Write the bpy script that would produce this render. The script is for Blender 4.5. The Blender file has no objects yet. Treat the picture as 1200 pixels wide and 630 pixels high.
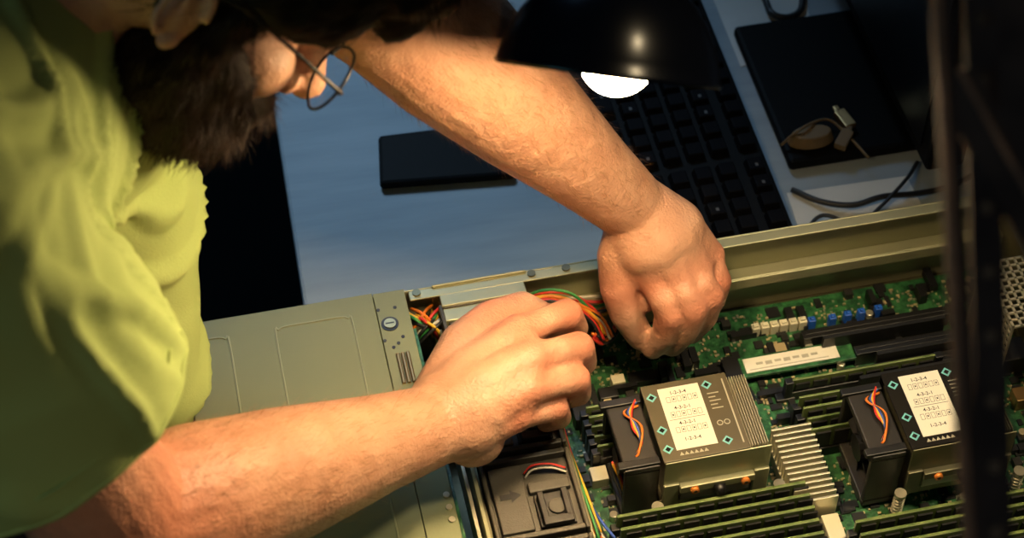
import bpy, bmesh, math, random
from mathutils import Vector as V, Matrix, noise
random.seed(7)
sc = bpy.context.scene; COL = sc.collection
sc.view_settings.view_transform = 'Standard'
F = 1200*70/36; PT = math.radians(50)
CAM = V((0, -1.55*math.cos(PT), 1.55*math.sin(PT)))
RT = V((1,0,0)); FW = V((0, math.cos(PT), -math.sin(PT))); UP = V((0, math.sin(PT), math.cos(PT)))
def ray(px, py): return FW + RT*((px-600)/F) - UP*((py-315)/F)
def W(px, py, z):
    d = ray(px, py); return CAM + d*((z-CAM.z)/d.z)
def WD(px, py, dep): return CAM + ray(px, py)*dep
# ---------------------------------------------------------------- materials
def mat(name, base, rough=.5, metal=0, var=None, vs=20, bump=0, bs=200, bd=.001, sss=0, emit=None, es=0, spec=.5, trans=0, stretch=(1,1,1), coat=0, lines=0, red=False, ior=None):
    m = bpy.data.materials.new(name); m.use_nodes = True
    nt = m.node_tree; b = nt.nodes['Principled BSDF']
    b.inputs['Base Color'].default_value = (*base, 1); b.inputs['Roughness'].default_value = rough
    b.inputs['Metallic'].default_value = metal; b.inputs['Specular IOR Level'].default_value = spec
    b.inputs['Coat Weight'].default_value = coat
    if ior: b.inputs['IOR'].default_value = ior
    if sss: b.inputs['Subsurface Weight'].default_value = sss; b.inputs['Subsurface Radius'].default_value = (.008,.003,.0015); b.inputs['Subsurface Scale'].default_value = 1
    if trans: b.inputs['Transmission Weight'].default_value = trans
    if emit: b.inputs['Emission Color'].default_value = (*emit,1); b.inputs['Emission Strength'].default_value = es
    tc = nt.nodes.new('ShaderNodeTexCoord'); mp = nt.nodes.new('ShaderNodeMapping'); mp.inputs['Scale'].default_value = stretch
    nt.links.new(tc.outputs['Object'], mp.inputs['Vector'])
    if var:
        n = nt.nodes.new('ShaderNodeTexNoise'); n.inputs['Scale'].default_value = vs; n.inputs['Detail'].default_value = 6
        r = nt.nodes.new('ShaderNodeValToRGB'); r.color_ramp.elements[0].position = .35; r.color_ramp.elements[1].position = .68
        r.color_ramp.elements[0].color = (*base,1); r.color_ramp.elements[1].color = (*var,1)
        nt.links.new(mp.outputs[0], n.inputs['Vector']); nt.links.new(n.outputs['Fac'], r.inputs[0]); out = r.outputs[0]
        if red:
            at = nt.nodes.new('ShaderNodeAttribute'); at.attribute_name = 'red'
            mx = nt.nodes.new('ShaderNodeMixRGB'); mx.blend_type = 'MULTIPLY'; mx.inputs[2].default_value = (1,.66,.62,1)
            nt.links.new(at.outputs['Fac'], mx.inputs[0]); nt.links.new(out, mx.inputs[1]); out = mx.outputs[0]
        nt.links.new(out, b.inputs['Base Color'])
    if bump:
        n = nt.nodes.new('ShaderNodeTexNoise'); n.inputs['Scale'].default_value = bs; n.inputs['Detail'].default_value = 4
        bp = nt.nodes.new('ShaderNodeBump'); bp.inputs['Strength'].default_value = bump; bp.inputs['Distance'].default_value = bd
        nt.links.new(mp.outputs[0], n.inputs['Vector']); nt.links.new(n.outputs['Fac'], bp.inputs['Height']); nt.links.new(bp.outputs[0], b.inputs['Normal'])
        if lines:
            vo = nt.nodes.new('ShaderNodeTexVoronoi'); vo.feature = 'DISTANCE_TO_EDGE'; vo.inputs['Scale'].default_value = lines
            n2 = nt.nodes.new('ShaderNodeTexNoise'); n2.inputs['Scale'].default_value = 60; n2.inputs['Detail'].default_value = 3
            nt.links.new(mp.outputs[0], vo.inputs['Vector']); nt.links.new(mp.outputs[0], n2.inputs['Vector'])
            b2 = nt.nodes.new('ShaderNodeBump'); b2.inputs['Strength'].default_value = .45; b2.inputs['Distance'].default_value = .0008
            b3 = nt.nodes.new('ShaderNodeBump'); b3.inputs['Strength'].default_value = .55; b3.inputs['Distance'].default_value = .004
            nt.links.new(vo.outputs['Distance'], b2.inputs['Height']); nt.links.new(n2.outputs['Fac'], b3.inputs['Height'])
            nt.links.new(b3.outputs[0], b2.inputs['Normal']); nt.links.new(b2.outputs[0], bp.inputs['Normal'])
    return m
M = dict(
 skin=mat('skin', (.51,.26,.165), .44, var=(.64,.37,.25), vs=30, bump=.7, bs=420, sss=.04, lines=350, red=True),
 shirt=mat('lime_cotton', (.34,.44,.15), .9, var=(.38,.48,.18), vs=6, bump=.4, bs=900, spec=.08),
 denim=mat('denim', (.02,.025,.04), .9, bump=.4, bs=700),
 hair=mat('dark_hair', (.010,.006,.004), .6, spec=.15),
 beard=mat('beard_hair', (.013,.007,.004), .6, spec=.15),
 armhair=mat('arm_hair', (.32,.17,.08), .5),
 eye=mat('eye', (.3,.25,.22), .4),
 blackmetal=mat('black_metal', (.01,.01,.011), .4, .3, spec=.4),
 lens=mat('lens_glass', (1,1,1), .0, trans=1, ior=1.06),
 lampblack=mat('lamp_black', (.003,.004,.008), .24, 0, spec=.45),
 lampwhite=mat('lamp_white_inside', (.85,.82,.75), .5),
 bulb=mat('bulb_glow', (1,.9,.7), .5, emit=(1,.70,.37), es=280),
 desk=mat('desk_wood', (.27,.33,.37), .6, var=(.33,.39,.43), vs=9, stretch=(1,7,1), bump=.12, bs=60, spec=.3),
 floor=mat('dark_floor', (.006,.006,.007), .8, var=(.01,.009,.009), vs=3),
 wall=mat('dark_wall', (.05,.055,.07), .9, bump=.2, bs=80),
 black=mat('black_plastic', (.004,.004,.004), .6, bump=.2, bs=500, spec=.1),
 key=mat('key_plastic', (.003,.003,.004), .6, spec=.06),
 keymark=mat('key_print', (.08,.08,.08), .5),
 screen=mat('dark_screen', (.003,.003,.005), .35, spec=.3),
 paper=mat('paper', (.66,.68,.66), .8, var=(.55,.57,.55), vs=15),
 steel=mat('zinc_steel', (.36,.36,.22), .38, .4, var=(.42,.41,.26), vs=14, bump=.06, bs=300),
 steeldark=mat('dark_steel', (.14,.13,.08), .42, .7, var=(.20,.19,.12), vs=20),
 lid=mat('painted_steel', (.21,.23,.13), .5, .1, var=(.24,.26,.15), vs=5, bump=.05, bs=700, spec=.25),
 groove=mat('pressed_line', (.31,.33,.20), .45, .1, spec=.3),
 alu=mat('aluminium', (.72,.68,.52), .33, .6, bump=.1, bs=300),
 brass=mat('brass', (.45,.28,.12), .35, .9),
 copper=mat('copper_screw', (.80,.26,.05), .4, .4),
 pcb=mat('circuit_board', (.007,.050,.016), .35, var=(.04,.17,.055), vs=190, bump=.5, bs=500),
 dimm=mat('memory_green', (.09,.14,.035), .38, var=(.18,.23,.07), vs=90),
 chip=mat('chip_black', (.010,.010,.010), .4),
 slot=mat('slot_black', (.006,.006,.007), .42),
 fanplastic=mat('fan_plastic', (.052,.046,.034), .45, bump=.25, bs=800),
 fandark=mat('fan_dark', (.018,.016,.015), .45),
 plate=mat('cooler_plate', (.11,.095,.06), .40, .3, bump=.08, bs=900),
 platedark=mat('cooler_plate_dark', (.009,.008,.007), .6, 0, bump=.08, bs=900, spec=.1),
 white=mat('white_label', (.82,.79,.68), .6),
 ink=mat('black_ink', (.03,.03,.03), .6),
 greyink=mat('grey_print', (.45,.43,.34), .6),
 teal=mat('teal_print', (.18,.55,.60), .5),
 cream=mat('cream_connector', (.72,.68,.50), .5),
 blue=mat('blue_connector', (.01,.10,.55), .4),
 smd=mat('small_parts_tan', (.50,.40,.22), .4, .3),
 clutter=mat('tan_clutter', (.16,.11,.05), .6),
 capm=mat('capacitor_metal', (.62,.58,.44), .3, .8),
 w_red=mat('wire_red', (.60,.03,.02), .45), w_yel=mat('wire_yellow', (.80,.46,.03), .45), w_blk=mat('wire_black', (.015,.015,.015), .45),
 w_org=mat('wire_orange', (.80,.20,.02), .45), w_grn=mat('wire_green', (.04,.25,.06), .45), w_wht=mat('wire_white', (.65,.6,.5), .45), w_blu=mat('wire_blue', (.03,.08,.4), .45),
 post=mat('rack_post_metal', (.025,.022,.030), .6, .1, var=(.06,.05,.055), vs=40, spec=.2),
 postedge=mat('rack_painted_highlight', (.45,.26,.18), .6, .1, var=(.14,.10,.09), vs=45, spec=.2),  # highlight on the rack edges, painted as a lighter brownish colour
)
# ---------------------------------------------------------------- mesh helper
def perp(d):
    d = d.normalized(); a = V((0,0,1)) if abs(d.z) < .9 else V((1,0,0))
    x = d.cross(a).normalized(); return x, d.cross(x).normalized()
def smoothpts(pts, n=6):
    P = [V(p) for p in pts]; P = [P[0]*2-P[1]] + P + [P[-1]*2-P[-2]]; out = []
    for i in range(1, len(P)-2):
        for k in range(n):
            t = k/n; a,b,c,d = P[i-1:i+3]
            out.append(.5*((2*b)+(c-a)*t+(2*a-5*b+4*c-d)*t*t+(3*b-a-3*c+d)*t**3))
    out.append(P[-2]); return out
class MB:
    def __init__(s): s.bm = bmesh.new()
    def box(s, x0,x1,y0,y1,z0,z1):
        v = [s.bm.verts.new((x,y,z)) for x in (x0,x1) for y in (y0,y1) for z in (z0,z1)]
        for f in ((0,1,3,2),(4,6,7,5),(0,4,5,1),(2,3,7,6),(0,2,6,4),(1,5,7,3)): s.bm.faces.new([v[i] for i in f])
        return s
    def obox(s, o, X, Y, Z):
        o=V(o)
        v = [s.bm.verts.new(o+X*i+Y*j+Z*k) for i in (0,1) for j in (0,1) for k in (0,1)]
        for f in ((0,1,3,2),(4,6,7,5),(0,4,5,1),(2,3,7,6),(0,2,6,4),(1,5,7,3)): s.bm.faces.new([v[i] for i in f])
        return s
    def rings(s, rings, cap=True):
        R = [[s.bm.verts.new(p) for p in r] for r in rings]; n = len(R[0])
        for a, b in zip(R, R[1:]):
            for i in range(n): s.bm.faces.new((a[i], a[(i+1)%n], b[(i+1)%n], b[i]))
        if cap: s.bm.faces.new(R[0][::-1]); s.bm.faces.new(R[-1])
        return s
    def cyl(s, p0, p1, r0, r1=None, n=16):
        p0, p1 = V(p0), V(p1); r1 = r0 if r1 is None else r1; x, y = perp(p1-p0)
        return s.rings([[p+(x*math.cos(t)+y*math.sin(t))*r for t in [2*math.pi*i/n for i in range(n)]] for p, r in ((p0,r0),(p1,r1))])
    def tube(s, pts, r, n=8):
        P = [V(p) for p in pts]; rr = r if isinstance(r,(list,tuple)) else [r]*len(P); rings = []; x = None
        for i, p in enumerate(P):
            d = (P[min(i+1,len(P)-1)]-P[max(i-1,0)]).normalized()
            if x is None: x, y = perp(d)
            else: x = (x-d*x.dot(d)).normalized(); y = d.cross(x)
            rings.append([p+(x*math.cos(t)+y*math.sin(t))*rr[i] for t in [2*math.pi*k/n for k in range(n)]])
        return s.rings(rings)
    def lathe(s, prof, o, A, n=48, cap=False):
        A = A.normalized(); x, y = perp(A); o = V(o)
        return s.rings([[o+A*h+(x*math.cos(t)+y*math.sin(t))*r for t in [2*math.pi*k/n for k in range(n)]] for r, h in prof], cap)
    def ball(s, c, r, X=None, Y=None, Z=None, sub=3):
        m = Matrix.Translation(V(c))
        rr = r if isinstance(r,(list,tuple)) else (r,r,r)
        if X is not None:
            m = m @ Matrix(((X.x,Y.x,Z.x,0),(X.y,Y.y,Z.y,0),(X.z,Y.z,Z.z,0),(0,0,0,1)))
        m = m @ Matrix.Diagonal((rr[0],rr[1],rr[2],1))
        bmesh.ops.create_icosphere(s.bm, subdivisions=sub, radius=1, matrix=m); return s
    def chain(s, pr, flat=None):
        for (p, r) in pr: s.ball(p, r)
        for (p, r), (q, t) in zip(pr, pr[1:]):
            if (V(q)-V(p)).length > 1e-5: s.cyl(p, q, r, t, 24)
        return s
    def build(s, name, m, parent=None, smooth=False, bevel=0):
        bmesh.ops.recalc_face_normals(s.bm, faces=s.bm.faces[:])
        me = bpy.data.meshes.new(name); s.bm.to_mesh(me); s.bm.free()
        return link(name, me, m, parent, smooth, bevel)
def link(name, me, m, parent=None, smooth=False, bevel=0):
    me.materials.clear(); me.materials.append(M[m])
    if smooth: me.polygons.foreach_set('use_smooth', [True]*len(me.polygons))
    o = bpy.data.objects.new(name, me); COL.objects.link(o)
    if parent: o.parent = parent
    if bevel:
        b = o.modifiers.new('bevel','BEVEL'); b.width = bevel; b.segments = 2; b.limit_method = 'ANGLE'
    return o
def pmat(p):
    m = Matrix.Translation(p.location) @ p.rotation_euler.to_matrix().to_4x4()
    return pmat(p.parent) @ p.matrix_parent_inverse @ m if p.parent else m
def wparent(o, parent):   # world-space mesh under a placed parent
    o.parent = parent; o.matrix_parent_inverse = pmat(parent).inverted(); return o
def tag(o, label, cat, group=None):
    o['label'] = label; o['category'] = cat
    if group: o['group'] = group
    return o
def empty(name, loc, rz, label, cat, group=None):
    o = bpy.data.objects.new(name, None); COL.objects.link(o); o.location = loc; o.rotation_euler = (0,0,rz); o.empty_display_size = .02
    return tag(o, label, cat, group)
def remesh(mb, voxel, it=5):
    me = bpy.data.meshes.new('t'); bmesh.ops.recalc_face_normals(mb.bm, faces=mb.bm.faces[:]); mb.bm.to_mesh(me); mb.bm.free()
    o = bpy.data.objects.new('t', me); COL.objects.link(o)
    r = o.modifiers.new('r','REMESH'); r.mode = 'VOXEL'; r.voxel_size = voxel
    sm = o.modifiers.new('s','SMOOTH'); sm.factor = .5; sm.iterations = it
    dg = bpy.context.evaluated_depsgraph_get(); dg.update()
    out = bpy.data.meshes.new_from_object(o.evaluated_get(dg)); bpy.data.objects.remove(o)
    return out
def lerp(a,c,t): return a+(c-a)*t
TXT = {}
for s_, sz in (('1-2-3-4',.0040),('4-3-2-1',.0040),('▲▲▲▲▲▲',.0034)):
    cu = bpy.data.curves.new('txt','FONT'); cu.body = s_; cu.size = sz; cu.extrude = .00006; cu.offset = sz*.008
    o = bpy.data.objects.new('txt', cu); COL.objects.link(o)
    dg = bpy.context.evaluated_depsgraph_get(); dg.update()
    TXT[s_] = bpy.data.meshes.new_from_object(o.evaluated_get(dg)); bpy.data.objects.remove(o)
def text(name, s, m, parent, loc, rz=0):
    r = link(name, TXT[s].copy(), m, parent); r.location = loc; r.rotation_euler = (0,0,rz); return r
def struct(o): o['kind'] = 'structure'; return o
# ================================================================ person (remeshed first, while the scene is small)
Fh = (RT*.69-UP*.48+FW*.54).normalized(); Uh = (RT*.66+UP*.62-FW*.29); Uh = (Uh-Fh*Uh.dot(Fh)).normalized(); Rh = Fh.cross(Uh)
H = WD(222,-98,1.03)
def HL(f,r,u): return H+Fh*f+Rh*r+Uh*u
def hb(b,c,r): b.ball(HL(*c),r,Fh,Rh,Uh)
RS = V((-.290,-.37,.48)); LS = V((-.31,.03,.46)); NK = V((-.28,-.17,.51))
RE = W(143,618,.27); RW = W(503,500,.15); LE = WD(462,2,1.185); LW = W(742,243,.17)
b = MB()
hb(b,(-.012,0,.02),(.098,.076,.092)); hb(b,(.045,0,-.045),(.050,.056,.070)); hb(b,(.058,0,-.090),(.030,.034,.024))
hb(b,(.076,0,.020),(.016,.050,.014)); hb(b,(.062,.034,-.030),(.026,.022,.022)); hb(b,(.062,-.034,-.030),(.026,.022,.022))
hb(b,(.090,0,-.066),(.012,.022,.006)); hb(b,(.088,0,-.076),(.012,.020,.006))
b.chain([(HL(.088,0,.006),.008),(HL(.104,0,-.022),.009),(HL(.113,0,-.036),.011)]); b.chain([(HL(.100,.010,-.040),.007),(HL(.100,-.010,-.040),.007)])
ef, eu = .008, -.010
for s in (1,-1):
    hb(b,(ef-.003,s*.071,eu-.010),(.010,.005,.018))
    b.chain([(HL(ef-.006+.012*math.cos(t),s*(.0755+.003*math.sin(t/2)),eu-.006+.018*math.sin(t)),.0026) for t in [math.pi*(.05+i*.12) for i in range(12)]])
    b.chain([(HL(ef,s*.074,eu-.022),.0044),(HL(ef-.002,s*.074,eu-.026),.0044)]); b.chain([(HL(ef-.004,s*.075,eu-.014),.0028),(HL(ef-.009,s*.076,eu+.002),.0024)])
b.chain([(HL(-.03,0,-.06),.056),(NK+V((.03,0,0)),.058),(NK-V((.04,0,.06)),.055)])
TC = V((-.31,-.18,.42)); TB = V((-.43,-.2,.30)); HP = V((-.60,-.2,.16))
b.chain([(RS,.040),(TC+V((0,-.07,.0)),.075),(TC+V((0,.07,.0)),.075),(LS,.040)]); b.chain([(TC,.09),(TB,.11),(HP,.12)])
b.chain([(RS,.040),(lerp(RS,RE,.5),.042),(RE,.043),(lerp(RE,RW,.22),.0455),(lerp(RE,RW,.5),.040),(lerp(RE,RW,.8),.031),(RW,.0265)])
b.chain([(LS,.045),(lerp(LS,LE,.5),.046),(LE,.047),(lerp(LE,LW,.22),.0465),(lerp(LE,LW,.5),.0395),(lerp(LE,LW,.8),.0295),(LW,.0245)])
w = W
# near hand
Rm = dict(i=w(607,390,.158),m=w(621,422,.165),r=w(618,455,.160),p=w(603,486,.148))
b.chain([(RW,.026),(lerp(RW,Rm['i'],.45),.024),(Rm['i'],.0132)]); b.chain([(RW,.026),(lerp(RW,Rm['m'],.5),.023),(Rm['m'],.0135)])
b.chain([(RW,.026),(lerp(RW,Rm['r'],.5),.023),(Rm['r'],.0130)]); b.chain([(RW,.025),(lerp(RW,Rm['p'],.45),.024),(Rm['p'],.0120)])
b.chain([(Rm['i'],.0114),(Rm['m'],.0116),(Rm['r'],.0116),(Rm['p'],.0108)])
b.chain([(lerp(RW,Rm['i'],.5)-V((0,0,.012)),.022),(lerp(RW,Rm['p'],.5)-V((0,0,.014)),.022)])
RP = [w(664,368,.147),w(678,407,.148),w(674,444,.143),w(650,477,.134)]
b.chain([(Rm['i'],.0118),(w(640,376,.155),.0094),(RP[0],.0109),(w(674,384,.119),.0092),(w(652,400,.098),.0082)])
b.chain([(Rm['m'],.0120),(w(652,412,.159),.0096),(RP[1],.0110),(w(684,424,.120),.0092),(w(660,436,.098),.0082)])
b.chain([(Rm['r'],.0117),(w(650,449,.153),.0092),(RP[2],.0105),(w(678,460,.116),.0089),(w(656,468,.096),.0078)])
b.chain([(Rm['p'],.0106),(w(630,482,.141),.0085),(RP[3],.0093),(w(656,488,.110),.0081),(w(640,494,.094),.0072)])
b.chain([(RW+V((0,.006,0)),.020),(w(545,406,.152),.0175),(w(574,376,.147),.0138),(w(612,360,.137),.0112),(w(642,372,.114),.0093)])
# far hand
Lm = dict(i=w(768,326,.130),m=w(793,322,.133),r=w(815,313,.130),p=w(830,299,.124))
for k,t_ in (('i',.0132),('m',.0135),('r',.013),('p',.012)):
    b.chain([(LW,.0245),(lerp(LW,Lm[k],.5),.0245),(Lm[k],t_)])
b.chain([(Lm['i'],.0116),(Lm['m'],.0118),(Lm['r'],.0116),(Lm['p'],.0110)])
LP = [w(785,367,.111),w(812,360,.117),w(832,346,.117),w(842,329,.112)]
b.chain([(Lm['i'],.0120),(w(777,350,.122),.0100),(LP[0],.0109),(w(779,392,.086),.0095),(w(765,407,.066),.0085)])
b.chain([(Lm['m'],.0120),(w(803,344,.127),.0100),(LP[1],.0109),(w(804,386,.090),.0095),(w(788,404,.068),.0085)])
b.chain([(Lm['r'],.0118),(w(823,333,.126),.0096),(LP[2],.0104),(w(826,371,.092),.0091),(w(810,390,.070),.0081)])
b.chain([(Lm['p'],.0110),(w(837,316,.120),.0089),(LP[3],.0094),(w(837,351,.094),.0082),(w(826,368,.076),.0073)])
b.chain([(lerp(LW,Lm['i'],.2),.021),(w(727,300,.140),.0165),(w(725,336,.120),.0135),(w(733,366,.098),.0118),(w(750,394,.072),.0098)])
b.chain([(w(735,300,.135),.018),(w(760,318,.120),.016),(w(754,344,.106),.0136)])
me = remesh(b,.0020,2)
JT = [(p,.016) for p in RP+LP+list(Rm.values())+list(Lm.values())]+[(w(574,376,.147),.02),(w(725,336,.12),.018),(RE,.06),(w(640,372,.114),.014)]
at = me.attributes.new('red','FLOAT','POINT'); vals = [0.0]*len(me.vertices)
for i,v in enumerate(me.vertices):
    if v.co.x < -.26: continue
    s_ = 0
    for p,r_ in JT:
        d_ = (v.co-p).length
        if d_ < r_*1.5: s_ = max(s_, 1-d_/(r_*1.5))
    vals[i] = min(1, s_*1.6)*.8
at.data.foreach_set('value', vals)
HM = lerp(RS,RE,.61); HM2 = lerp(LS,LE,.6)
b = MB(); b.chain([(RS,.074),(lerp(RS,HM,.5),.074)]); b.cyl(lerp(RS,HM,.5),HM+(HM-RS)*.35,.074,.082,32)
b.chain([(LS,.074)]); b.cyl(LS,HM2+(HM2-LS)*.35,.074,.074,32)
b.chain([(RS,.074),(TC+V((0,-.07,.025)),.116),(TC+V((0,.07,.025)),.116),(LS,.074)])
b.chain([(TC,.132),(TB,.155),(HP,.160)])
B1 = W(118,225,.31); B2 = W(136,335,.24); B3 = W(152,430,.185)
b.chain([(TC,.12),(B1,.058),(B2,.051),(B3,.044)])
for k in range(26):
    t = k/25; q = lerp(B1,B2,t*2) if t<.5 else lerp(B2,B3,t*2-1); b.chain([(q,.058-.014*t),(lerp(q,TB,.5),.09),(TB,.13)])
me2 = remesh(b,.004,60)
b = MB(); b.chain([(HP,.142),(HP+V((-.02,0,-.05)),.135)])
for s in (-1,1): b.chain([(HP+V((0,s*.07,-.02)),.10),(V((-.60,-.2+s*.11,-.28)),.072),(V((-.64,-.2+s*.12,-.66)),.062)])
me3 = remesh(b,.010,6)
shoes = []
for s in (-1,1):
    b = MB(); b.chain([(V((-.66,-.2+s*.12,-.70)),.045),(V((-.56,-.2+s*.12,-.712)),.038),(V((-.48,-.2+s*.13,-.716)),.034)]); shoes.append(remesh(b,.008,4))
b = MB(); hb(b,(-.018,0,.032),(.106,.084,.094)); hb(b,(.045,.0,.088),(.06,.06,.030)); hb(b,(-.06,0,-.01),(.062,.072,.07)); hb(b,(.088,.036,.064),(.034,.042,.032)); hb(b,(.094,-.01,.070),(.036,.05,.032)); hb(b,(.098,.030,.042),(.020,.040,.018)); hb(b,(.040,.070,.034),(.045,.016,.036))
mh = remesh(b,.004,3)
b = MB(); hb(b,(.052,0,-.078),(.052,.054,.038)); hb(b,(.032,.046,-.056),(.034,.016,.032)); hb(b,(.032,-.046,-.056),(.034,.016,.032)); hb(b,(.062,0,-.094),(.030,.036,.022)); hb(b,(.028,.063,-.026),(.015,.010,.036)); hb(b,(.028,-.063,-.026),(.015,.010,.036)); hb(b,(.094,0,-.056),(.012,.030,.007)); hb(b,(.074,.026,-.058),(.024,.022,.018)); hb(b,(.044,.054,-.042),(.028,.008,.020)); hb(b,(.032,.069,.004),(.012,.008,.026))
mbd = remesh(b,.004,3)
pr = empty('person', (-.62,-.2,-.75), 0, 'bearded man in lime green t-shirt and glasses leaning over the opened server', 'person')
def PP(b,name,m,smooth=True,par=None,bevel=0): return wparent(b.build(name,m,None,smooth,bevel), par or pr)
def seg_t(p,a,c):
    t = max(0,min(1,(p-a).dot(c-a)/(c-a).length_squared)); return t,(p-(a+(c-a)*t)).length
body = link('body',me,'skin',None,True); wparent(body,pr)
def strands(name,m,src,test,count,ln,wd,comb,par,seed,rnd=.45,lift=.35):
    random.seed(seed); vs = [v for v in src.vertices if test(v.co)]
    if not vs: return
    VV, FF = [], []
    R = random.uniform
    for _ in range(count):
        v = random.choice(vs); n_ = v.normal.copy(); p = v.co + V((R(-1,1),R(-1,1),R(-1,1)))*.001
        c_ = comb(p); c_ = (c_-n_*c_.dot(n_)); c_ = c_.normalized() if c_.length>1e-4 else perp(n_)[0]
        c_ = (c_+V((R(-1,1),R(-1,1),R(-1,1)))*rnd).normalized()
        l_ = ln*R(.5,1.1); sd = n_.cross(c_).normalized()*wd*.5
        q1 = p+(n_*lift+c_*.6)*l_*.5; q2 = p+(n_*lift+c_)*l_
        i = len(VV); VV += [p-sd,p+sd,q1+sd*.8,q1-sd*.8,q2]; FF += [(i,i+1,i+2,i+3),(i+3,i+2,i+4)]
    me_ = bpy.data.meshes.new(name); me_.from_pydata(VV,[],FF)
    o = wparent(link(name,me_,m,None,True), par); o['kind'] = 'stuff'; return o
def armtest(p):
    if p.x < -.23: return False
    for a_,c_ in ((RE,RW),(LE,LW)):
        t,dist = seg_t(p,a_,c_)
        if .05<t<.97 and dist<.06: return random.random() < 1.1-.6*t
    return False
strands('arm_hair','armhair',me,armtest,7000,.010,.00025,lambda p:(RW-RE) if p.y < -.2 else (LW-LE),pr,3,lift=.2)
dR=(RE-RS).normalized(); dL=(LE-LS).normalized(); dH=(HP-TB).normalized()
bm = bmesh.new(); bm.from_mesh(me2)
def planecut(co,no,test):
    fs = [f for f in bm.faces if all(test(v.co) for v in f.verts)]
    es = list({e for f in fs for e in f.edges}); vs = list({v for f in fs for v in f.verts})
    bmesh.ops.bisect_plane(bm, geom=fs+es+vs, plane_co=co, plane_no=no, dist=1e-6)
    bmesh.ops.delete(bm, geom=[v for v in bm.verts if (v.co-co).dot(no)>1e-5 and test(v.co)], context='VERTS')
hemtest = lambda p:(p-HM).dot(dR)>-.02 and seg_t(p,RS,RE+(RE-RS)*.3)[1]<.092 and p.y<-.29
planecut(HM,dR,hemtest)
planecut(HM2,dL,lambda p:(p-HM2).dot(dL)>-.02 and seg_t(p,LS,LE+(LE-LS)*.3)[1]<.10)
planecut(HP+dH*.07,dH,lambda p:(p-HP).dot(dH)>.04)
bmesh.ops.delete(bm, geom=[v for v in bm.verts if (v.co-(NK+V((.035,0,.0)))).length<.066], context='VERTS')
bm.normal_update()
hx, hy = perp(dR)
def ridge(n_, s_): return max(0,1-abs(n_)*s_)
for v in bm.verts:
    p = v.co; q_ = p-RS; t_ = q_.dot(dR); rr_ = q_-dR*t_; ang = math.atan2(rr_.dot(hy), rr_.dot(hx))
    wp = noise.noise(p*6)
    sl = max(0,min(1,(.11-seg_t(p,RS,RE)[1])/.03)) * max(0,min(1,(-.24-p.y)/.05))
    n1 = noise.noise(V((math.cos(ang)*1.2+t_*7, math.sin(ang)*1.2-t_*4, t_*6+wp)))
    n2 = noise.noise(V((p.x*17+wp*1.4, (p.y+p.z)*4, 3)))
    n3 = noise.noise(V((p.x*6+9, (p.y-p.z*.6)*16+wp*1.4, p.z*5)))
    n4 = noise.noise(p*28)
    f_ = .0075*ridge(n1,5.5)**1.0*sl + (.0065*ridge(n2,6.5)**1.0 + .0060*ridge(n3,6.5)**1.0)*(1-.35*sl) + .0010*n4
    k_ = 1 if p.y>-.27 else min(1, max(0,-(p-HM).dot(dR))/.02)
    v.co = p + v.normal*(f_-.001)*(.45+.55*k_)
hv = [v.co.copy() for v in bm.verts if v.is_boundary and abs((v.co-HM).dot(dR))<.006 and (v.co-HM).length<.12]
bm.to_mesh(me2); bm.free()
ts = link('t_shirt',me2,'shirt',None,True); wparent(ts,pr)
so = ts.modifiers.new('thick','SOLIDIFY'); so.thickness = .0016; so.offset = 1
if len(hv) > 12:
    cc = sum(hv, V((0,0,0)))/len(hv); hv.sort(key=lambda p: math.atan2((p-cc).dot(hy),(p-cc).dot(hx))); hv = hv[::2]
    for off in (0,-.014):
        pts = [p+dR*off+((p-cc)-dR*(p-cc).dot(dR)).normalized()*.0010 for p in hv]; pts.append(pts[0])
        pts = [pts[max(i-1,0)]*.25+pts[i]*.5+pts[min(i+1,len(pts)-1)]*.25 for i in range(len(pts))]
        wparent(MB().tube(pts,.0019 if off==0 else .0010,6).build('sleeve_hem','shirt',None,True),ts)
wparent(link('trousers',me3,'denim',None,True),pr)
for m_ in shoes: wparent(link('shoe',m_,'black',None,True),pr)
def hair_cut(p):
    q_ = p-H; f,r,u = q_.dot(Fh),q_.dot(Rh),q_.dot(Uh)
    line = -.055 if f<-.02 else (-.055+(f+.02)/.045*.050 if f<.025 else -.005+(f-.025)*.25)
    return u < line+.006*noise.noise(p*90)
bm = bmesh.new(); bm.from_mesh(mh); bmesh.ops.delete(bm, geom=[v for v in bm.verts if hair_cut(v.co)], context='VERTS'); bm.to_mesh(mh); bm.free()
for v in mh.vertices: v.co += v.normal*(.003*noise.noise(v.co*70)+.002*noise.noise(v.co*200))
wparent(link('hair',mh,'hair',None,True),pr)
strands('hair_strands','hair',mh,lambda p:True,9000,.020,.0005,lambda p:Fh*-.2+Uh*-.5+Fh*(.9 if (p-H).dot(Uh)>.05 else -.3),pr,4,.25,.15)
for v in mbd.vertices: v.co += v.normal*(.003*noise.noise(v.co*80)+.002*noise.noise(v.co*220))
wparent(link('beard',mbd,'beard',None,True),pr)
strands('beard_strands','beard',mbd,lambda p:True,15000,.012,.0004,lambda p:Uh*-1+Fh*.25,pr,5,.55,.45)
for s in (1,-1):
    b = MB(); b.chain([(HL(.092,s*.016,.020),.003),(HL(.092,s*.032,.024),.0035),(HL(.084,s*.048,.020),.003)]); PP(b,'eyebrow','hair')
    b = MB(); b.ball(HL(.073,s*.032,.0),.0110); PP(b,'eye','eye')
g = bpy.data.objects.new('glasses',None); COL.objects.link(g); g.parent = pr; g.location = H-pr.location
def GP(b,n,m): o = b.build(n,m,None,True); o.parent = g; o.matrix_parent_inverse = Matrix.Translation(H).inverted(); return o
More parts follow.
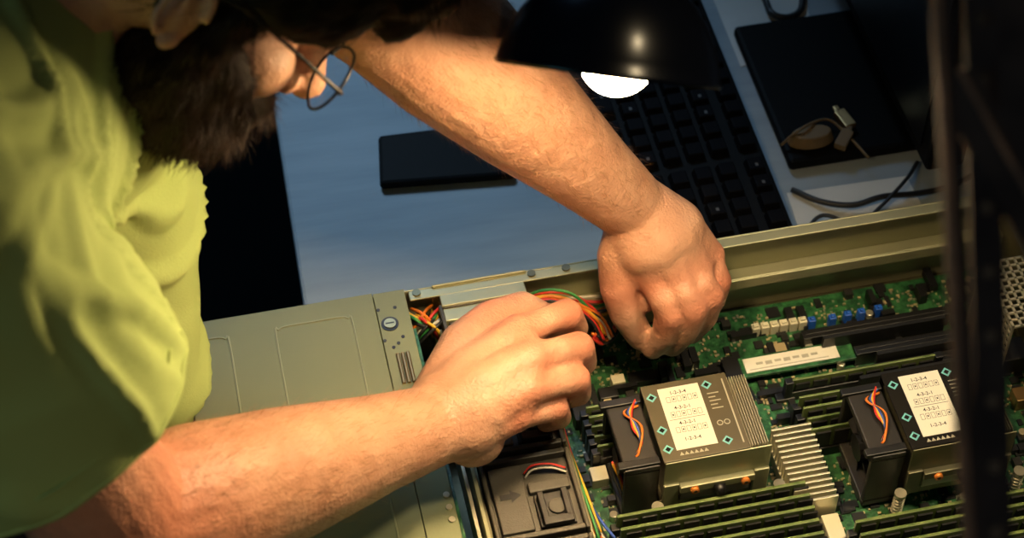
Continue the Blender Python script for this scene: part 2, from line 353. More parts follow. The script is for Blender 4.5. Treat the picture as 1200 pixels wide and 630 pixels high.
for s in (1,-1):
    c_ = HL(.108,s*.031,-.016); X = Rh; Y = Uh
    ring = [c_+X*(.0225*math.cos(t)*(1+.06*abs(math.cos(t))))+Y*(.0185*math.sin(t))-Fh*(.004*abs(math.cos(t)) if math.cos(t)*s>0 else 0) for t in [2*math.pi*i/36 for i in range(37)]]
    b = MB(); b.tube(ring,.0009,8); GP(b,'rim','blackmetal')
    b = MB(); b.rings([[p_-Fh*.0003 for p_ in ring[:-1]],[p_+Fh*.0003 for p_ in ring[:-1]]]); lo = GP(b,'lens','lens'); lo.data.polygons.foreach_set('use_smooth',[False]*len(lo.data.polygons))
    b = MB(); b.tube(smoothpts([HL(.104,s*.056,-.010),HL(.096,s*.067,-.006),HL(.05,s*.077,.002),HL(.015,s*.080,.004),HL(-.006,s*.080,-.006),HL(-.012,s*.078,-.022)]),.0011,8); GP(b,'temple','blackmetal')
    b = MB(); b.ball(HL(.103,s*.057,-.010),.0020); GP(b,'hinge','blackmetal')
b = MB(); b.tube(smoothpts([HL(.109,.009,-.012),HL(.114,0,-.006),HL(.109,-.009,-.012)]),.0009,8); GP(b,'bridge','blackmetal')
# ================================================================ room
struct(MB().box(-2.2,2.6,-2.2,2.2,-.80,-.75).build('floor','floor'))
struct(MB().box(-2.2,2.6,2.2,2.3,-.75,1.9).build('wall_back','wall'))
struct(MB().box(-2.3,-2.2,-2.2,2.2,-.75,1.9).build('wall_left','wall'))
struct(MB().box(2.6,2.7,-2.2,2.2,-.75,1.9).build('wall_right','wall'))
DY = math.radians(10.5)
desk = empty('desk', (-.172,.03,-.75), DY, 'pale wooden desk with bluish top under the opened server', 'desk')
MB().box(0,1.6,-.62,.95,.722,.75).build('desk_top','desk',desk,bevel=.003)
for x in (.12,1.5):
    for y in (-.54,.87): MB().box(x-.025,x+.025,y-.025,y+.025,0,.722).build('leg','black',desk,bevel=.002)
MB().box(.12,1.5,.85,.87,.64,.72).build('rail','black',desk)
# ================================================================ server
PS = math.radians(12.3); O = V((-.231,-.127,.0))
EX = V((math.cos(PS),math.sin(PS),0)); EY = V((-math.sin(PS),math.cos(PS),0))
def L(px,py,z):
    q = W(px,py,z)-O; return V((q.dot(EX), q.dot(EY), z))
sv = empty('server_computer', O+V((0,0,.0005)), PS, 'opened rack server with grey lid panel, fans, green circuit board and coolers', 'server')
LEN = .615
MB().box(0,LEN,-.44,0,0,.002).build('floor_panel','steeldark',sv)
b = MB(); b.box(0,LEN,-.0016,0,.002,.087).box(.16,LEN,-.010,-.0016,.0852,.087).box(.16,LEN,-.0035,-.0016,.078,.0852)
b.box(.20,LEN,-.012,-.0016,.046,.050).box(.20,LEN,-.0135,-.012,.040,.050)
b.build('side_wall','steel',sv,bevel=.0006)
MB().box(0,LEN,-.44,-.4384,.002,.087).build('side_wall','steel',sv)
MB().box(0,.0016,-.4384,-.0016,.002,.087).build('front_wall','steel',sv)
b = MB(); b.box(LEN-.0016,LEN,-.4384,-.0016,.002,.087); b.box(LEN-.012,LEN-.0016,-.4384,-.0016,.085,.087)
b.build('rear_wall','steeldark',sv)
lp = L(437,352,.087).x
lid = MB().box(-.001,lp,-.4405,.001,.0872,.0886).build('lid_panel','lid',sv,bevel=.0004)
def outline(pts, z, r=.0008): return MB().tube(smoothpts([V((p.x,p.y,z)) for p in pts],4), r, 6)
a0 = L(322,385,.0886); a1 = L(412,372,.0886)
x0, x1, y1 = a0.x, a1.x, a0.y; c = .008
outline([V((x0,y1-.30,0)),V((x0,y1-.1,0)),V((x0,y1-c,0)),V((x0+c*.3,y1-c*.3,0)),V((x0+c,y1,0)),V(((x0+x1)/2,y1,0)),V((x1-c,y1,0)),V((x1-c*.3,y1-c*.3,0)),V((x1,y1-c,0)),V((x1,y1-.1,0)),V((x1,y1-.3,0))],.0887).build('pressed_line','groove',lid)
x2 = L(268,395,.0886).x
outline([V((.006,y1,0)),V((x2-c,y1,0)),V((x2-c*.3,y1-c*.3,0)),V((x2,y1-c,0)),V((x2,y1-.1,0)),V((x2,y1-.3,0))],.0887).build('pressed_line','groove',lid)
sx1 = L(476,352,.087).x
st = MB().box(lp+.0006,sx1,-.4405,.0005,.0868,.0882).build('cover_strip','lid',sv,bevel=.0004)
q = L(457,380,.0882)
b = MB(); b.cyl((q.x,q.y,.0882),(q.x,q.y,.0888),.0062,n=24).build('port_ring','slot',st)
b = MB(); b.cyl((q.x,q.y,.0888),(q.x,q.y,.0896),.0042,n=24).build('round_fastener','steel',st)
b = MB(); b.box(q.x-.003,q.x+.003,q.y-.0005,q.y+.0005,.0896,.0898).build('screw_slit','slot',st)
for dx,dy in ((-.006,.014),(.006,.014),(-.006,-.014),(.007,-.013),(-.004,-.06),(.004,-.061),(.003,-.018),(-.001,-.021)):
    b = MB(); b.cyl((q.x+dx,q.y+dy,.0882),(q.x+dx,q.y+dy,.0886),.0013,n=12); b.build('hole','slot',st)
q = L(468,432,.0882)
for k in range(3):
    b = MB(); b.cyl((q.x+.001+k*.0035,q.y+.012,.089),(q.x+.001+k*.0035,q.y-.014,.089),.0014,n=10); b.build('contact_bar','brass',st)
for k in range(3):
    p = L(498+k*6,585+k*14,.0882); b = MB(); b.cyl((sx1-.004,p.y,.0882),(sx1-.004,p.y,.0894),.0022,n=14); b.build('screw','alu',st)
MB().box(sx1+.001,sx1+.003,-.43,-.03,.002,.08).build('backplane','pcb',sv)
MB().box(sx1+.010,sx1+.0125,-.4384,-.075,.060,.0865).build('divider_plate','alu',sv,bevel=.0003)
MB().box(sx1+.016,sx1+.0185,-.4384,-.09,.060,.0850).build('divider_plate','steel',sv,bevel=.0003)
fx0, fx1 = .178, .242
p = L(515,348,.087); q = L(615,333,.087)
b = MB(); b.box(p.x,q.x,-.020,-.002,.070,.0868).box(p.x,q.x,-.032,-.020,.066,.0845).box(p.x-.004,q.x+.003,-.0025,-.0005,.05,.089); b.build('fan_cage_bracket','steel',sv,bevel=.0008)
MB().box(fx0-.002,fx0,-.438,-.035,.002,.080).build('fan_cage_wall','steeldark',sv)
MB().box(fx1,fx1+.0016,-.438,-.035,.002,.076).build('fan_cage_wall','steeldark',sv)
def fan_module(yb):
    yf = yb-.065; cx=(fx0+fx1)/2
    b = MB(); b.box(fx0+.001,fx1-.001,yf,yb,.004,.079)
    b.box(fx0+.001,fx0+.004,yf,yb,.079,.0855).box(fx1-.004,fx1-.001,yf,yb,.079,.0855).box(fx0+.004,fx1-.004,yb-.004,yb,.079,.0855).box(fx0+.004,fx1-.004,yf,yf+.004,.079,.0855)
    b.box(fx0+.006,fx0+.028,yb-.058,yb-.006,.079,.083).box(fx0+.030,fx1-.006,yb-.030,yb-.022,.079,.0835)
    o = b.build('fan_module','fanplastic',sv,bevel=.0009)
    b = MB(); b.box(fx0+.032,fx1-.008,yf+.008,yf+.034,.079,.0815); b.box(fx0+.034,fx0+.038,yf+.010,yf+.032,.0815,.088); b.box(fx1-.014,fx1-.010,yf+.010,yf+.032,.0815,.088); b.box(fx0+.034,fx1-.010,yf+.006,yf+.012,.084,.088)
    b.build('latch','fandark',o,bevel=.0006)
    b = MB(); b.cyl((fx0+.046,yf+.022,.0815),(fx0+.046,yf+.022,.0835),.006,n=20); b.build('button','fanplastic',o,bevel=.0005)
    b = MB(); ax = fx0+.010; ay = yb-.030; v=[(ax,ay-.002),(ax+.007,ay-.002),(ax+.007,ay-.005),(ax+.014,ay),(ax+.007,ay+.005),(ax+.007,ay+.002),(ax,ay+.002)]
    b.rings([[V((x,y,.0829)) for x,y in v],[V((x,y,.0834)) for x,y in v]]); b.build('arrow_mark','slot',o)
    b = MB(); b.lathe([(.031,0),(.031,.002),(.028,.002),(.028,0)],(fx1-.001,(yb+yf)/2,.042),V((1,0,0)),32); b.build('fan_ring','fandark',o)
    b = MB(); b.cyl((fx1-.002,(yb+yf)/2,.042),(fx1+.004,(yb+yf)/2,.042),.012)
    for k in range(7):
        t = 2*math.pi*k/7; r_ = V((0,math.cos(t),math.sin(t))); s_ = V((.3,-math.sin(t)*.9,math.cos(t)*.9))
        b.obox(V((fx1-.002,(yb+yf)/2,.042))+r_*.011, r_*.016, s_*.010, V((.0006,0,0)))
    b.build('fan_rotor','slot',o)
    for k,(c) in enumerate(('w_red','w_blk','w_wht')):
        y = yb-.012-k*.0016; MB().tube(smoothpts([(fx0+.030,y,.0795),(fx0+.036,y+.002,.0845),(fx0+.048,y+.001,.0845),(fx1-.006,y-.002,.081)]),.0008,6).build('wire',c,o,True)
for k in range(6): fan_module(-.017-.069*k)
bx0 = .252
MB().box(bx0,.606,-.432,-.008,.006,.0076).build('circuit_board','pcb',sv)
BZ = .0076
def scatter(name, m, n, sx, sy, sz, seed):
    random.seed(seed); b = MB()
    for _ in range(n):
        x = random.uniform(bx0+.003,.600); y = random.uniform(-.40,-.015); w_ = random.uniform(*sx); d = random.uniform(*sy); h = random.uniform(*sz)
        if random.random()<.5: w_,d = d,w_
        b.box(x,x+w_,y,y+d,BZ,BZ+h)
    o = b.build(name,m,sv); o['kind'] = 'stuff'
scatter('surface_resistors','smd',2400,(.0008,.002),(.001,.003),(.0006,.0016),1)
scatter('surface_chips','chip',620,(.003,.010),(.003,.010),(.001,.0026),2)
scatter('surface_pads','capm',1800,(.0008,.003),(.0008,.002),(.0002,.0009),3)
scatter('surface_headers','slot',150,(.004,.006),(.010,.022),(.004,.010),4)
scatter('surface_coils','fandark',90,(.006,.007),(.006,.007),(.004,.006),5)
random.seed(11)
for k in range(60):
    x = random.uniform(bx0+.01,.59); y = random.uniform(-.30,-.02)
    b = MB(); b.cyl((x,y,BZ),(x,y,BZ+.007),.0030,n=16); b.build('capacitor','capm' if k%3 else 'smd',sv,bevel=.0004)
def cooler(px,py,idx):
    T = .078; p = L(px,py,T); ax, y1 = p.x, p.y; w_, d = .077, .063; y0 = y1-d
    b = MB()
    for k in range(40):
        x = ax+.003+k*(w_-.006)/39; b.box(x,x+.0005,y0+.002,y1-.002,.030,T-.0022)
    fins = b
    b = MB(); b.box(ax,ax+w_,y0,y1,.020,.030); root = b.build('cpu_cooler','steeldark',sv,bevel=.0008)
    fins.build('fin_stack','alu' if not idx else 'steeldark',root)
    b = MB(); b.box(ax,ax+.061,y0-.001,y1+.001,T-.0015,T); b.box(ax,ax+.061,y1-.0005,y1+.001,.030,T-.0015)
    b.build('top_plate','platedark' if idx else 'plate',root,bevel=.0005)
    b = MB(); b.box(ax+.001,ax+w_-.001,y0-.0015,y0-.0002,.050,T-.0015)
    b.box(ax+.001,ax+.012,y0-.0035,y0-.0002,.026,.052).box(ax+w_-.012,ax+w_-.001,y0-.0035,y0-.0002,.026,.052).box(ax+.012,ax+w_-.012,y0-.006,y0-.0002,.044,.051)
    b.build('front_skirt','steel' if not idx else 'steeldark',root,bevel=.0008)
    b = MB()
    for k in range(12): b.box(ax+.014,ax+w_-.014,y0-.002,y0+.001,.030+k*.0012,.0304+k*.0012)
    b.build('lower_fins','alu',root)
    for k,xx in enumerate((.022,.058)):
        b = MB(); b.cyl((ax+xx,y0-.0055,.0475),(ax+xx,y0-.0085,.0475),.0030,n=18); s_ = b.build('screw','copper',root,True)
        b = MB(); b.cyl((ax+xx,y0-.0083,.0475),(ax+xx,y0-.0088,.0475),.0014,n=6); b.build('screw_socket','slot',s_)
    b = MB(); b.cyl((ax+.040,y0-.0055,.047),(ax+.040,y0-.0115,.043),.0042,.0034,n=18); b.build('plug','slot',root,True)
    f = MB(); f.box(ax-.026,ax-.001,y0+.002,y1-.001,.012,.018).box(ax-.026,ax-.001,y0+.002,y1-.001,.066,.071).box(ax-.026,ax-.001,y0+.002,y0+.006,.018,.066).box(ax-.026,ax-.001,y1-.005,y1-.001,.018,.066)
    fo = f.build('fan_frame','fandark',root,bevel=.0012)
    cy = (y0+y1)/2; b = MB(); b.cyl((ax-.024,cy,.042),(ax-.003,cy,.042),.010)
    for k in range(7):
        t = 2*math.pi*k/7; r_ = V((0,math.cos(t),math.sin(t))); s_ = V((.7,-math.sin(t)*.7,math.cos(t)*.7))
        b.obox(V((ax-.022,cy,.042))+r_*.009, r_*.014, s_*.016, V((.0006,0,0)))
    b.build('fan_rotor','slot',fo)
    for yy in (y0+.006,y1-.005):
        b = MB(); b.box(ax-.030,ax-.001,yy-.003,yy+.003,.070,.0735); b.build('fan_clip','slot',fo,bevel=.0006)
    lx, ly = ax+.011, y1-.004; lw, ld = .029, .052
    MB().box(lx,lx+lw,ly-ld,ly,T,T+.0002).build('sticker','white',root)
    for yy,s in ((.0062,'1-2-3-4'),(.0190,'4-3-2-1'),(.0320,'4-3-2-1'),(.0455,'1-2-3-4')):
        text('sticker_number',s,'ink',root,(lx+.0075,ly-yy,T+.0003))
    for row,yy in enumerate((.0080,.0208,.0338)):
        b = MB(); e_ = .00022
        for k in range(6):
            xa = lx+.004+k*.0038; xb = xa+.0028; ya = ly-yy-.0046; yb_ = ly-yy
            b.box(xa,xb,yb_-e_,yb_,T+.0001,T+.0003).box(xa,xb,ya,ya+e_,T+.0001,T+.0003).box(xa,xa+e_,ya,yb_,T+.0001,T+.0003).box(xb-e_,xb,ya,yb_,T+.0001,T+.0003)
            if (k+row)%2: b.box(xa+.0009,xb-.0009,ya+.0016,yb_-.0016,T+.0001,T+.0003)
        b.build('sticker_icon','ink',root)
    MB().box(lx+.002,lx+.027,ly-.0274,ly-.0271,T+.0001,T+.0003).build('sticker_line','ink',root)
    for k,(ix,iy) in enumerate(((.0055,-.010),(.0055,-.054),(.0455,-.007),(.0470,-.055),(.0055,-.038))):
        R1 = .0038
        b = MB(); v = [V((ax+ix+R1*math.cos(t),y1+iy+R1*math.sin(t),0)) for t in [math.pi/2*j for j in range(4)]]
        b.rings([[p_+V((0,0,T)) for p_ in v],[p_+V((0,0,T+.0002)) for p_ in v]]); b.build('printed_icon','teal',root)
        v = [V((ax+ix+.0021*math.cos(t),y1+iy+.0021*math.sin(t),0)) for t in [math.pi/2*j for j in range(4)]]
        b = MB(); b.rings([[p_+V((0,0,T+.0001)) for p_ in v],[p_+V((0,0,T+.0004)) for p_ in v]]); b.build('printed_icon','platedark',root)
    text('printed_mark','▲▲▲▲▲▲','greyink',root,(ax+.012,y1-.0605,T+.0001))
    b = MB()
    for k in range(5): b.box(ax+.044,ax+.052-(k%2)*.003,y1-.015-k*.0032,y1-.0142-k*.0032,T,T+.0002)
    b.box(ax+.0568,ax+.0578,y0+.004,y1-.004,T,T+.0002)
    b.build('printed_line','greyink',root)
    for k,cx_ in enumerate((.046,.051)):
        b = MB(); b.lathe([(.0022,0),(.0022,.0002),(.0016,.0002),(.0016,0)],(ax+cx_,y1-.040,T),V((0,0,1)),20); b.build('printed_ring','greyink',root)
    for k,c in enumerate(('w_red','w_yel','w_blu','w_blk','w_org')):
        MB().tube(smoothpts([(ax-.004,y1-.004-k*.0016,.0725),(ax-.010-k*.0014,y1-.016,.0745),(ax-.013+k*.0016,y1-.030,.0755),(ax-.009-k*.001,y1-.040-k*.002,.073),(ax-.016,y1-.050,.070)]),.0009,6).build('fan_wire',c,root,True)
    for sx_,sy_ in ((-.004,-.008),(w_+.006,-.008),(w_+.006,d-.006)):
        b = MB(); pts = [(ax+sx_+.0035*math.cos(t),y0+sy_+.0035*math.sin(t),.014+t*.00055) for t in [i*.45 for i in range(70)]]
        b.tube(pts,.0007,5); sp = b.build('spring','alu',root,True)
        b = MB(); b.cyl((ax+sx_,y0+sy_,BZ),(ax+sx_,y0+sy_,.034),.0018,n=12).cyl((ax+sx_,y0+sy_,.034),(ax+sx_,y0+sy_,.037),.0042,n=16); b.build('spring_screw','capm',sp)
cooler(750,455,0); cooler(1032,440,1)
def bank(px,py,n,length,pitch=.0085,T=.042,th=.0018):
    p = L(px,py,T)
    for i in range(n):
        y = p.y-i*pitch
        b = MB(); b.box(p.x,p.x+length,y-.0035,y+.0015,BZ,BZ+.010); b.box(p.x,p.x+.006,y-.0038,y+.0018,BZ,.030).box(p.x+length-.006,p.x+length,y-.0038,y+.0018,BZ,.030)
        s_ = b.build('memory_slot','slot',sv,bevel=.0005)
        MB().box(p.x+.004,p.x+length-.004,y-.0016,y-.0016+th,BZ+.004,T).build('memory_module','dimm',s_,bevel=.0003)
        b = MB()
        nchip = int(length/.014)
        for k in range(nchip): b.box(p.x+.008+k*.0135,p.x+.0185+k*.0135,y-.0030,y-.0016,BZ+.012,T-.004)
        b.build('memory_chip','chip',s_)
bank(716,606,6,.142,.0104,.042,.0024)
bank(996,612,5,.14,.0104,.042,.0024)
bank(680,478,5,.045,T=.036)
bank(930,466,4,.075,.0095,T=.040)
bank(920,446,1,.12,T=.03)
p = L(903,505,.034); q = L(986,582,.034)
b = MB(); hx0,hx1,hy1,hy0 = p.x,q.x-.002,p.y,q.y
b.box(hx0,hx1,hy0,hy1,BZ,.018)
n = 14
for k in range(n):
    y = hy0+(hy1-hy0-.0016)*k/(n-1); b.box(hx0,hx1,y,y+.0016,.018,.036)
b.build('chipset_heatsink','alu',sv,bevel=.0002)
for (px,py,ln,c) in ((938,388,.115,'slot'),(1000,406,.10,'slot'),(980,434,.11,'slot')):
    p = L(px,py,.022); b = MB(); b.box(p.x,min(p.x+ln,.6),p.y-.008,p.y,BZ,.022).box(p.x+.003,min(p.x+ln,.6)-.003,p.y-.0045,p.y-.0035,.022,.0225)
    b.build('expansion_slot',c,sv,bevel=.0006)
    p2 = V((p.x+.012,p.y-.014,0)); MB().box(p2.x,min(p2.x+ln-.02,.6),p2.y-.003,p2.y,BZ,.030).build('riser_board','chip',sv)
p = L(866,424,.020); q = L(1000,408,.020)
o_ = MB().box(p.x,q.x,p.y-.014,p.y+.004,.016,.0185).build('storage_stick','pcb',sv,bevel=.0003)
MB().box(p.x+.003,q.x-.012,p.y-.011,p.y+.002,.0185,.0192).build('stick_label','white',o_)
b = MB()
for k in range(7): b.box(p.x+.012+k*.007,p.x+.017+k*.007,p.y-.005-(k%2)*.001,p.y-.003,.0192,.0194)
b.box(p.x+.006,q.x-.020,p.y-.009,p.y-.0084,.0192,.0194); b.build('stick_print','greyink',o_)
MB().box(p.x-.012,p.x+.001,p.y-.016,p.y+.006,BZ,.018).build('stick_socket','slot',o_)
for k in range(6):
    p = L(884+k*11,380-k*1.6,.016); b = MB(); b.box(p.x-.003,p.x+.003,p.y-.006,p.y,BZ,.017).box(p.x-.002,p.x+.002,p.y-.0045,p.y-.0015,.017,.0185); b.build('cream_connector','cream',sv,bevel=.0004)
for k,(px,py) in enumerate(((950,371),(974,368),(992,364),(1008,361),(1028,357))):
    p = L(px,py,.019); b = MB(); b.box(p.x-.0025,p.x+.003,p.y-.005,p.y,BZ,.019).box(p.x-.001,p.x+.0015,p.y-.0038,p.y-.0012,.019,.0205); b.build('blue_connector','blue',sv,bevel=.0004)
for (px,py,w_,d_,h_,m_) in ((962,604,.012,.030,.020,'cream'),(700,455,.014,.010,.016,'slot'),(715,440,.010,.008,.018,'cream'),(735,437,.02,.010,.014,'chip'),(668,470,.012,.018,.02,'slot'),(838,430,.02,.02,.013,'chip'),(690,548,.012,.012,.018,'cream'),(700,525,.01,.01,.024,'slot'),(905,455,.014,.012,.012,'chip'),(895,405,.016,.010,.012,'smd'),(1135,470,.02,.04,.03,'slot'),(1160,400,.03,.02,.025,'fandark'),(1185,455,.012,.012,.02,'brass')):
    p = L(px,py,h_); MB().box(p.x,min(p.x+w_,.603),p.y-d_,p.y,BZ,h_).build('board_connector',m_,sv,bevel=.0005)
gx = .572
b = MB()
for k in range(11):
    ya = -.0600-.006*k
    b.box(gx,gx+.0012,ya-.0018,ya,.012,.0825); b.box(gx,.612,ya-.0018,ya,.0815,.083)
for k in range(12): b.box(gx,gx+.0012,-.1218,-.0600,.012+k*.006,.0138+k*.006)
for k in range(7): b.box(gx+k*.006,gx+k*.006+.0018,-.1218,-.0600,.0815,.083)
b.build('vent_grille','alu',sv)
for px,py in ((627,336),(490,352),(668,330)):
    p = L(px,py,.0875); b = MB(); b.cyl((p.x,-.0045,.087),(p.x,-.0045,.0885),.003,n=16); b.build('screw','steeldark',sv)
WC = ['w_yel','w_red','w_blk','w_org','w_grn','w_wht','w_yel','w_blk','w_org','w_red']
def loom(pts, n, spread=.006, r=.0011, cols=WC, seed=0):
    random.seed(seed)
    for k in range(n):
        off = V((random.uniform(-1,1),random.uniform(-1,1),random.uniform(-.5,.5)))*spread
        P = []
        for i,(px,py,z) in enumerate(pts):
            P.append(L(px,py,z)+off+V((random.uniform(-1,1),random.uniform(-1,1),random.uniform(-1,1)))*spread*.35)
        MB().tube(smoothpts(P),r,6).build('cable',cols[k%len(cols)],sv,True)
loom([(478,368,.078),(492,376,.084),(503,382,.080),(512,398,.06)],9,.005,.0013,seed=1)
loom([(482,400,.068),(495,385,.080),(508,372,.080),(516,362,.06)],8,.006,.0012,seed=2)
loom([(612,356,.070),(640,346,.080),(672,352,.078),(700,372,.066),(712,392,.055)],10,.005,.0012,seed=3)
loom([(620,372,.055),(655,366,.062),(690,362,.065),(716,356,.06)],9,.007,.0012,seed=4)
loom([(655,500,.05),(668,540,.045),(682,580,.040),(700,628,.035)],6,.004,.0011,seed=6)
loom([(668,560,.03),(690,600,.03),(720,640,.03)],4,.004,.0012,['w_blk','w_wht','w_org','w_blu'],seed=8)
loom([(716,540,.04),(725,560,.03),(735,590,.02)],3,.003,.0010,seed=9)
loom([(694,392,.06),(706,400,.05),(716,390,.05),(722,376,.06)],5,.003,.0012,['w_org','w_red','w_blk'],seed=10)
# ================================================================ lamp
LD = 1.07; CL = WD(712,88,LD); A = (RT*.124+UP*.98-FW*.12).normalized(); rr = .0655*LD/1.15
lamp = empty('desk_lamp', (.48,.62,0), 0, 'black dome desk lamp with glowing warm bulb over the hands', 'lamp')
def lampp(b,name,m,smooth=True,par=None):
    o = b.build(name,m,None,smooth); return wparent(o, par or lamp)
prof = [(rr*1.0,0),(rr*1.02,.0015),(rr*1.0,.003),(rr*.975,.010),(rr*.92,.020),(rr*.83,.031),(rr*.71,.041),(rr*.56,.050),(rr*.42,.056),(rr*.34,.060),(rr*.30,.066),(rr*.30,.092),(rr*.2,.096),(.001,.097)]
inn = [(.001,.090),(rr*.22,.089),(rr*.24,.062),(rr*.40,.053),(rr*.54,.047),(rr*.69,.038),(rr*.81,.028),(rr*.90,.018),(rr*.955,.009),(rr*.975,0)]
b = MB(); b.lathe(prof, CL, A, 64); shade = lampp(b,'lamp_shade','lampblack')
b = MB(); b.lathe(inn+[(rr,0)], CL, A, 64); lampp(b,'shade_lining','lampwhite',True,shade)
b = MB(); b.ball(CL+A*.0095+RT*.004, .0208, sub=4); b.cyl(CL+A*.02,CL+A*.06,.011); lampp(b,'bulb','bulb',True,shade)
top = CL+A*.094; e1 = V((.20,.22,.70)); e2 = V((.48,.62,.30)); e3 = V((.48,.62,.02))
b = MB(); b.tube([top,e1],.007,12); lampp(b,'arm','lampblack')
b = MB(); b.tube([e1,e2],.007,12); lampp(b,'arm','lampblack')
b = MB(); b.tube([e2,e3],.008,12); lampp(b,'pole','lampblack')
for e in (e1,e2): b = MB(); b.cyl(e-V((.012,0,0)),e+V((.012,0,0)),.014); lampp(b,'joint','lampblack')
b = MB(); b.lathe([(.001,.022),(.012,.022),(.02,.018),(.078,.012),(.085,.006),(.085,0),(.001,0)],(.48,.62,.0),V((0,0,1)),48); lampp(b,'base','lampblack')
# ================================================================ items on desk
def on_desk(name,pts,z,m,label,cat,h0=0,bevel=.002):
    c = [W(px,py,z) for px,py in pts]; b = MB(); b.rings([[V((p.x,p.y,h0)) for p in c],[V((p.x,p.y,z)) for p in c]]); o = b.build(name,m,None,bevel=bevel)
    return tag(o,label,cat)
on_desk('power_bank',[(443,158),(590,140),(604,203),(445,215)],.009,'black','slim black rectangular power bank lying on the bluish desk behind the forearm','power bank',.0005,.003)
on_desk('paper_sheet',[(922,226),(1062,206),(1092,262),(944,290)],.0008,'paper','white sheet of paper under a black cable beside the keyboard','paper',.0002,0)
on_desk('paper_sheet',[(812,-60),(930,-80),(955,52),(868,78)],.0008,'paper','pale sheet of paper at the top edge right of the lamp','paper',.0002,0)
kp = W(941,290,.02); kb = empty('keyboard',(kp.x,kp.y,0),math.radians(12.1),'black computer keyboard lying behind the lamp and hand','keyboard')
KL,KW = .44,.135
b = MB(); b.rings([[V(p) for p in ((-KW,0,.001),(0,0,.001),(0,KL,.001),(-KW,KL,.001))],[V(p) for p in ((-KW,0,.014),(0,0,.020),(0,KL,.020),(-KW,KL,.014))]]); b.build('keyboard_body','black',kb,bevel=.003)
kme = None
random.seed(2)
for r in range(6):
    x = -.012-r*.0195-(.004 if r else 0); y = .012; 
    while y < KL-.018:
        ln = .0165
        if r==5 and .17<y<.25: ln = .0165*5
        if kme is None:
            b = MB(); b.rings([[V((sx*.008,sy*.008,0)) for sx,sy in ((-1,-1),(1,-1),(1,1),(-1,1))],[V((sx*.0062,sy*.0064,.0075)) for sx,sy in ((-1,-1),(1,-1),(1,1),(-1,1))]])
            k_ = b.build('key','key',kb,bevel=.0008); kme = k_
            b = MB(); b.box(-.0012,.0012,-.0035,-.0005,.0076,.0078); km = b.build('key_print','keymark',k_)
        else:
            k_ = kme.copy(); COL.objects.link(k_); k_.parent = kb
            if random.random() < .3: m_ = km.copy(); COL.objects.link(m_); m_.parent = k_
        k_.location = (x, y+ln/2-.008, .0185-r*.0009); k_.scale = (1, ln/.0165, 1)
        y += ln+.0026
        if abs(y-.107)<.01 : y += .008
mp_ = W(1052,215,.05); mo = empty('monitor',(mp_.x-.01,mp_.y+.26,0),math.radians(12.1),'large black computer monitor standing to the right of the keyboard','monitor')
b = MB(); b.box(-.02,.012,-.25,.25,.05,.38); b.box(.012,.035,-.18,.18,.10,.32); b.build('monitor_case','black',mo,bevel=.004)
MB().box(-.0215,-.020,-.235,.235,.065,.367).build('screen','screen',mo)
MB().box(.035,.065,-.03,.03,.01,.26).build('stand_neck','black',mo,bevel=.004)
MB().box(-.105,.10,-.185,-.02,.001,.012).build('stand_base','black',mo,bevel=.004)
for k,(px,py,m_) in enumerate(((950,164,'clutter'),(990,178,'clutter'),(1003,150,'brass'))):
    p = W(px,py,.014); b = MB(); an = .9*k+.2; X=V((math.cos(an),math.sin(an),0)); Y=V((-X.y,X.x,0))
    if k==0: b.rings([[p+X*.02*math.cos(t)+Y*.011*math.sin(t) for t in [i*math.pi/8 for i in range(16)]],[p+V((0,0,.010))+X*.016*math.cos(t)+Y*.008*math.sin(t) for t in [i*math.pi/8 for i in range(16)]]])
    else: b.obox(p,X*.020,Y*.010,V((0,0,.006))); b.obox(p+X*.020+Y*.003+V((0,0,.002)),X*.006,Y*.005,V((0,0,.003)))
    tag(b.build(('rubber_cap','cable_connector','cable_connector')[k],m_,None,bevel=.001),('rounded tan cap nearest the keyboard on the monitor base','dim tan plug with flat end on the monitor base','brass coloured plug farthest back on the monitor base')[k],'plug' if k else 'cap')
b = MB(); b.tube(smoothpts([W(915,170,.015),W(940,150,.028),W(970,140,.020),W(995,160,.016),W(1018,185,.015)]),.0012,8); tag(b.build('thin_cable','clutter',None,True),'thin dim yellowish cable curled on the monitor base','cable')
b = MB(); b.tube(smoothpts([W(928,222,.004),W(962,236,.006),W(1000,240,.008),W(1035,230,.010),W(1078,226,.006),W(1120,215,.004),W(1190,180,.004)]),.0024,10); tag(b.build('power_cable','w_blk',None,True),'thick black cable crossing the white paper','cable')
b = MB(); b.tube(smoothpts([W(945,268,.006),W(965,252,.008),W(1005,262,.008),W(1030,244,.010),W(1062,210,.012),W(1075,190,.006)]),.0016,10); tag(b.build('slim_cable','w_blk',None,True),'slim black cable beside the thick one on the white paper','cable')
b = MB(); b.tube(smoothpts([W(880,-40,.004),W(897,0,.004),W(905,16,.006),W(925,20,.004),W(940,6,.004),W(935,-40,.004)]),.003,10); tag(b.build('looped_cable','w_blk',None,True),'black cable looping on the pale paper at the top edge','cable')
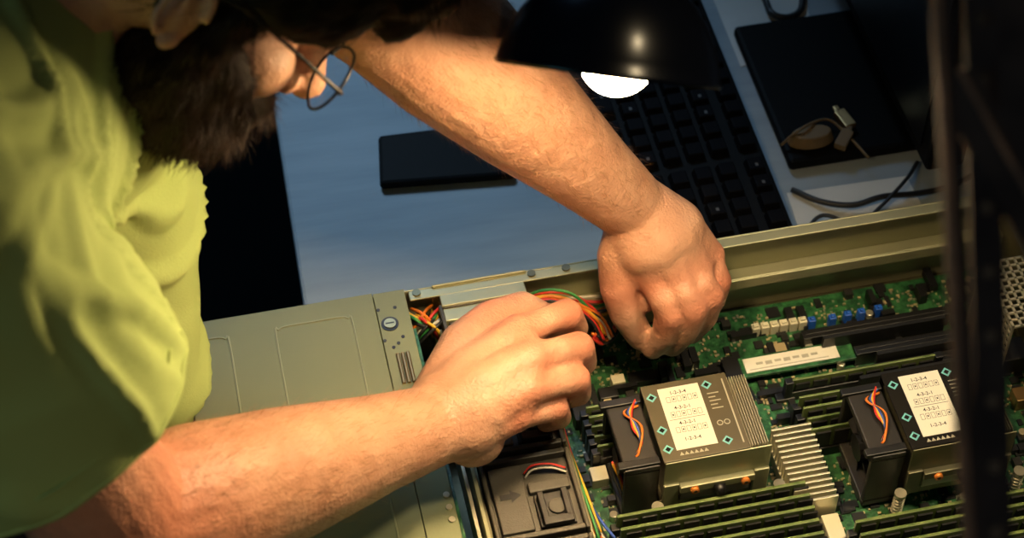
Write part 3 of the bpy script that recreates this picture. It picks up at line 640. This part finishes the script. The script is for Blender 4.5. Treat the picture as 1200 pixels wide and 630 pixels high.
# ================================================================ rack post in the foreground
rk = empty('equipment_rack', WD(1120,340,.62)+V((0,0,-.3)), 0, 'blurred dark metal rack rail and brace close in front at the right', 'rack')
def bar(p0,p1,wd_,th,name,m,par=rk):
    d = (p1-p0).normalized(); n = d.cross(FW).normalized()
    if n.x<0: n = -n
    b = MB(); b.obox(p0-n*wd_/2,(p1-p0),n*wd_,FW*th); return wparent(b.build(name,m),par)
r1 = bar(WD(1080,-420,.66), WD(1158,900,.62), .0060,.006,'rack_rail','post')
bar(WD(1074,-420,.659), WD(1152,900,.619), .0026,.0006,'painted_highlight','postedge',r1)  # thin lighter strip, the rail's highlight painted on
r2 = bar(WD(1140,-300,.70), WD(1176,900,.66), .011,.004,'rack_rail','post')
for k in range(16):
    t = k/16; pa = WD(1140,-300,.6985).lerp(WD(1176,900,.6585),t+.03); bb = MB(); bb.cyl(pa,pa+FW*.001,.0022,n=12); wparent(bb.build('rail_screw','slot'),r2)
r3 = bar(WD(1118,90,.68), WD(1330,470,.68), .015,.004,'rack_brace','post')
bar(WD(1124,80,.679), WD(1336,460,.679), .0020,.0006,'painted_highlight','postedge',r3)  # painted highlight strip along the brace
bar(WD(1166,-300,.74), WD(1192,200,.74), .026,.006,'rack_plate','post')
# ================================================================ lights
def area(name,loc,tgt,size,power,col):
    l = bpy.data.lights.new(name,'AREA'); l.size = size; l.energy = power; l.color = col; o = bpy.data.objects.new(name,l); COL.objects.link(o)
    o.location = loc; o.rotation_euler = (V(tgt)-V(loc)).to_track_quat('-Z','Y').to_euler(); return o
def spot(name,loc,tgt,ang,blend,power,col,soft):
    l = bpy.data.lights.new(name,'SPOT'); l.energy = power; l.color = col; l.spot_size = math.radians(ang); l.spot_blend = blend; l.shadow_soft_size = soft
    o = bpy.data.objects.new(name,l); COL.objects.link(o); o.location = loc; o.rotation_euler = (V(tgt)-V(loc)).to_track_quat('-Z','Y').to_euler()
spot('blue_spot',(-.55,1.25,1.5),(-.12,.13,0),25,.95,80,(.46,.72,1),.25)
area('blue_light',(-.5,1.5,1.5),(0,.2,0),.8,1.6,(.30,.60,1))
area('side_fill',(-1.4,-1.0,1.2),(-.2,-.3,.3),.8,1.8,(.25,.75,.9))
area('front_fill',(.35,-1.5,1.5),(-.15,-.3,.3),.5,.7,(1,.80,.55))
spot('sleeve_spot',(.15,-1.45,1.15),(-.25,-.42,.33),13,.9,9,(1,.84,.55),.15)
spot('warm_spot',(.60,-.30,1.45),(.16,-.26,.05),24,.6,54,(1,.78,.46),.08)
wd = bpy.data.worlds.new('world'); sc.world = wd; wd.use_nodes = True
wd.node_tree.nodes['Background'].inputs[0].default_value = (.25,.4,.6,1); wd.node_tree.nodes['Background'].inputs[1].default_value = .01
cd = bpy.data.cameras.new('camera'); cd.lens = 70; cd.sensor_width = 36; co = bpy.data.objects.new('camera',cd); COL.objects.link(co)
co.location = CAM; co.rotation_euler = (math.pi/2-PT,0,0); cd.clip_start = .02
cd.dof.use_dof = True; cd.dof.focus_distance = 1.36; cd.dof.aperture_fstop = 8
sc.camera = co
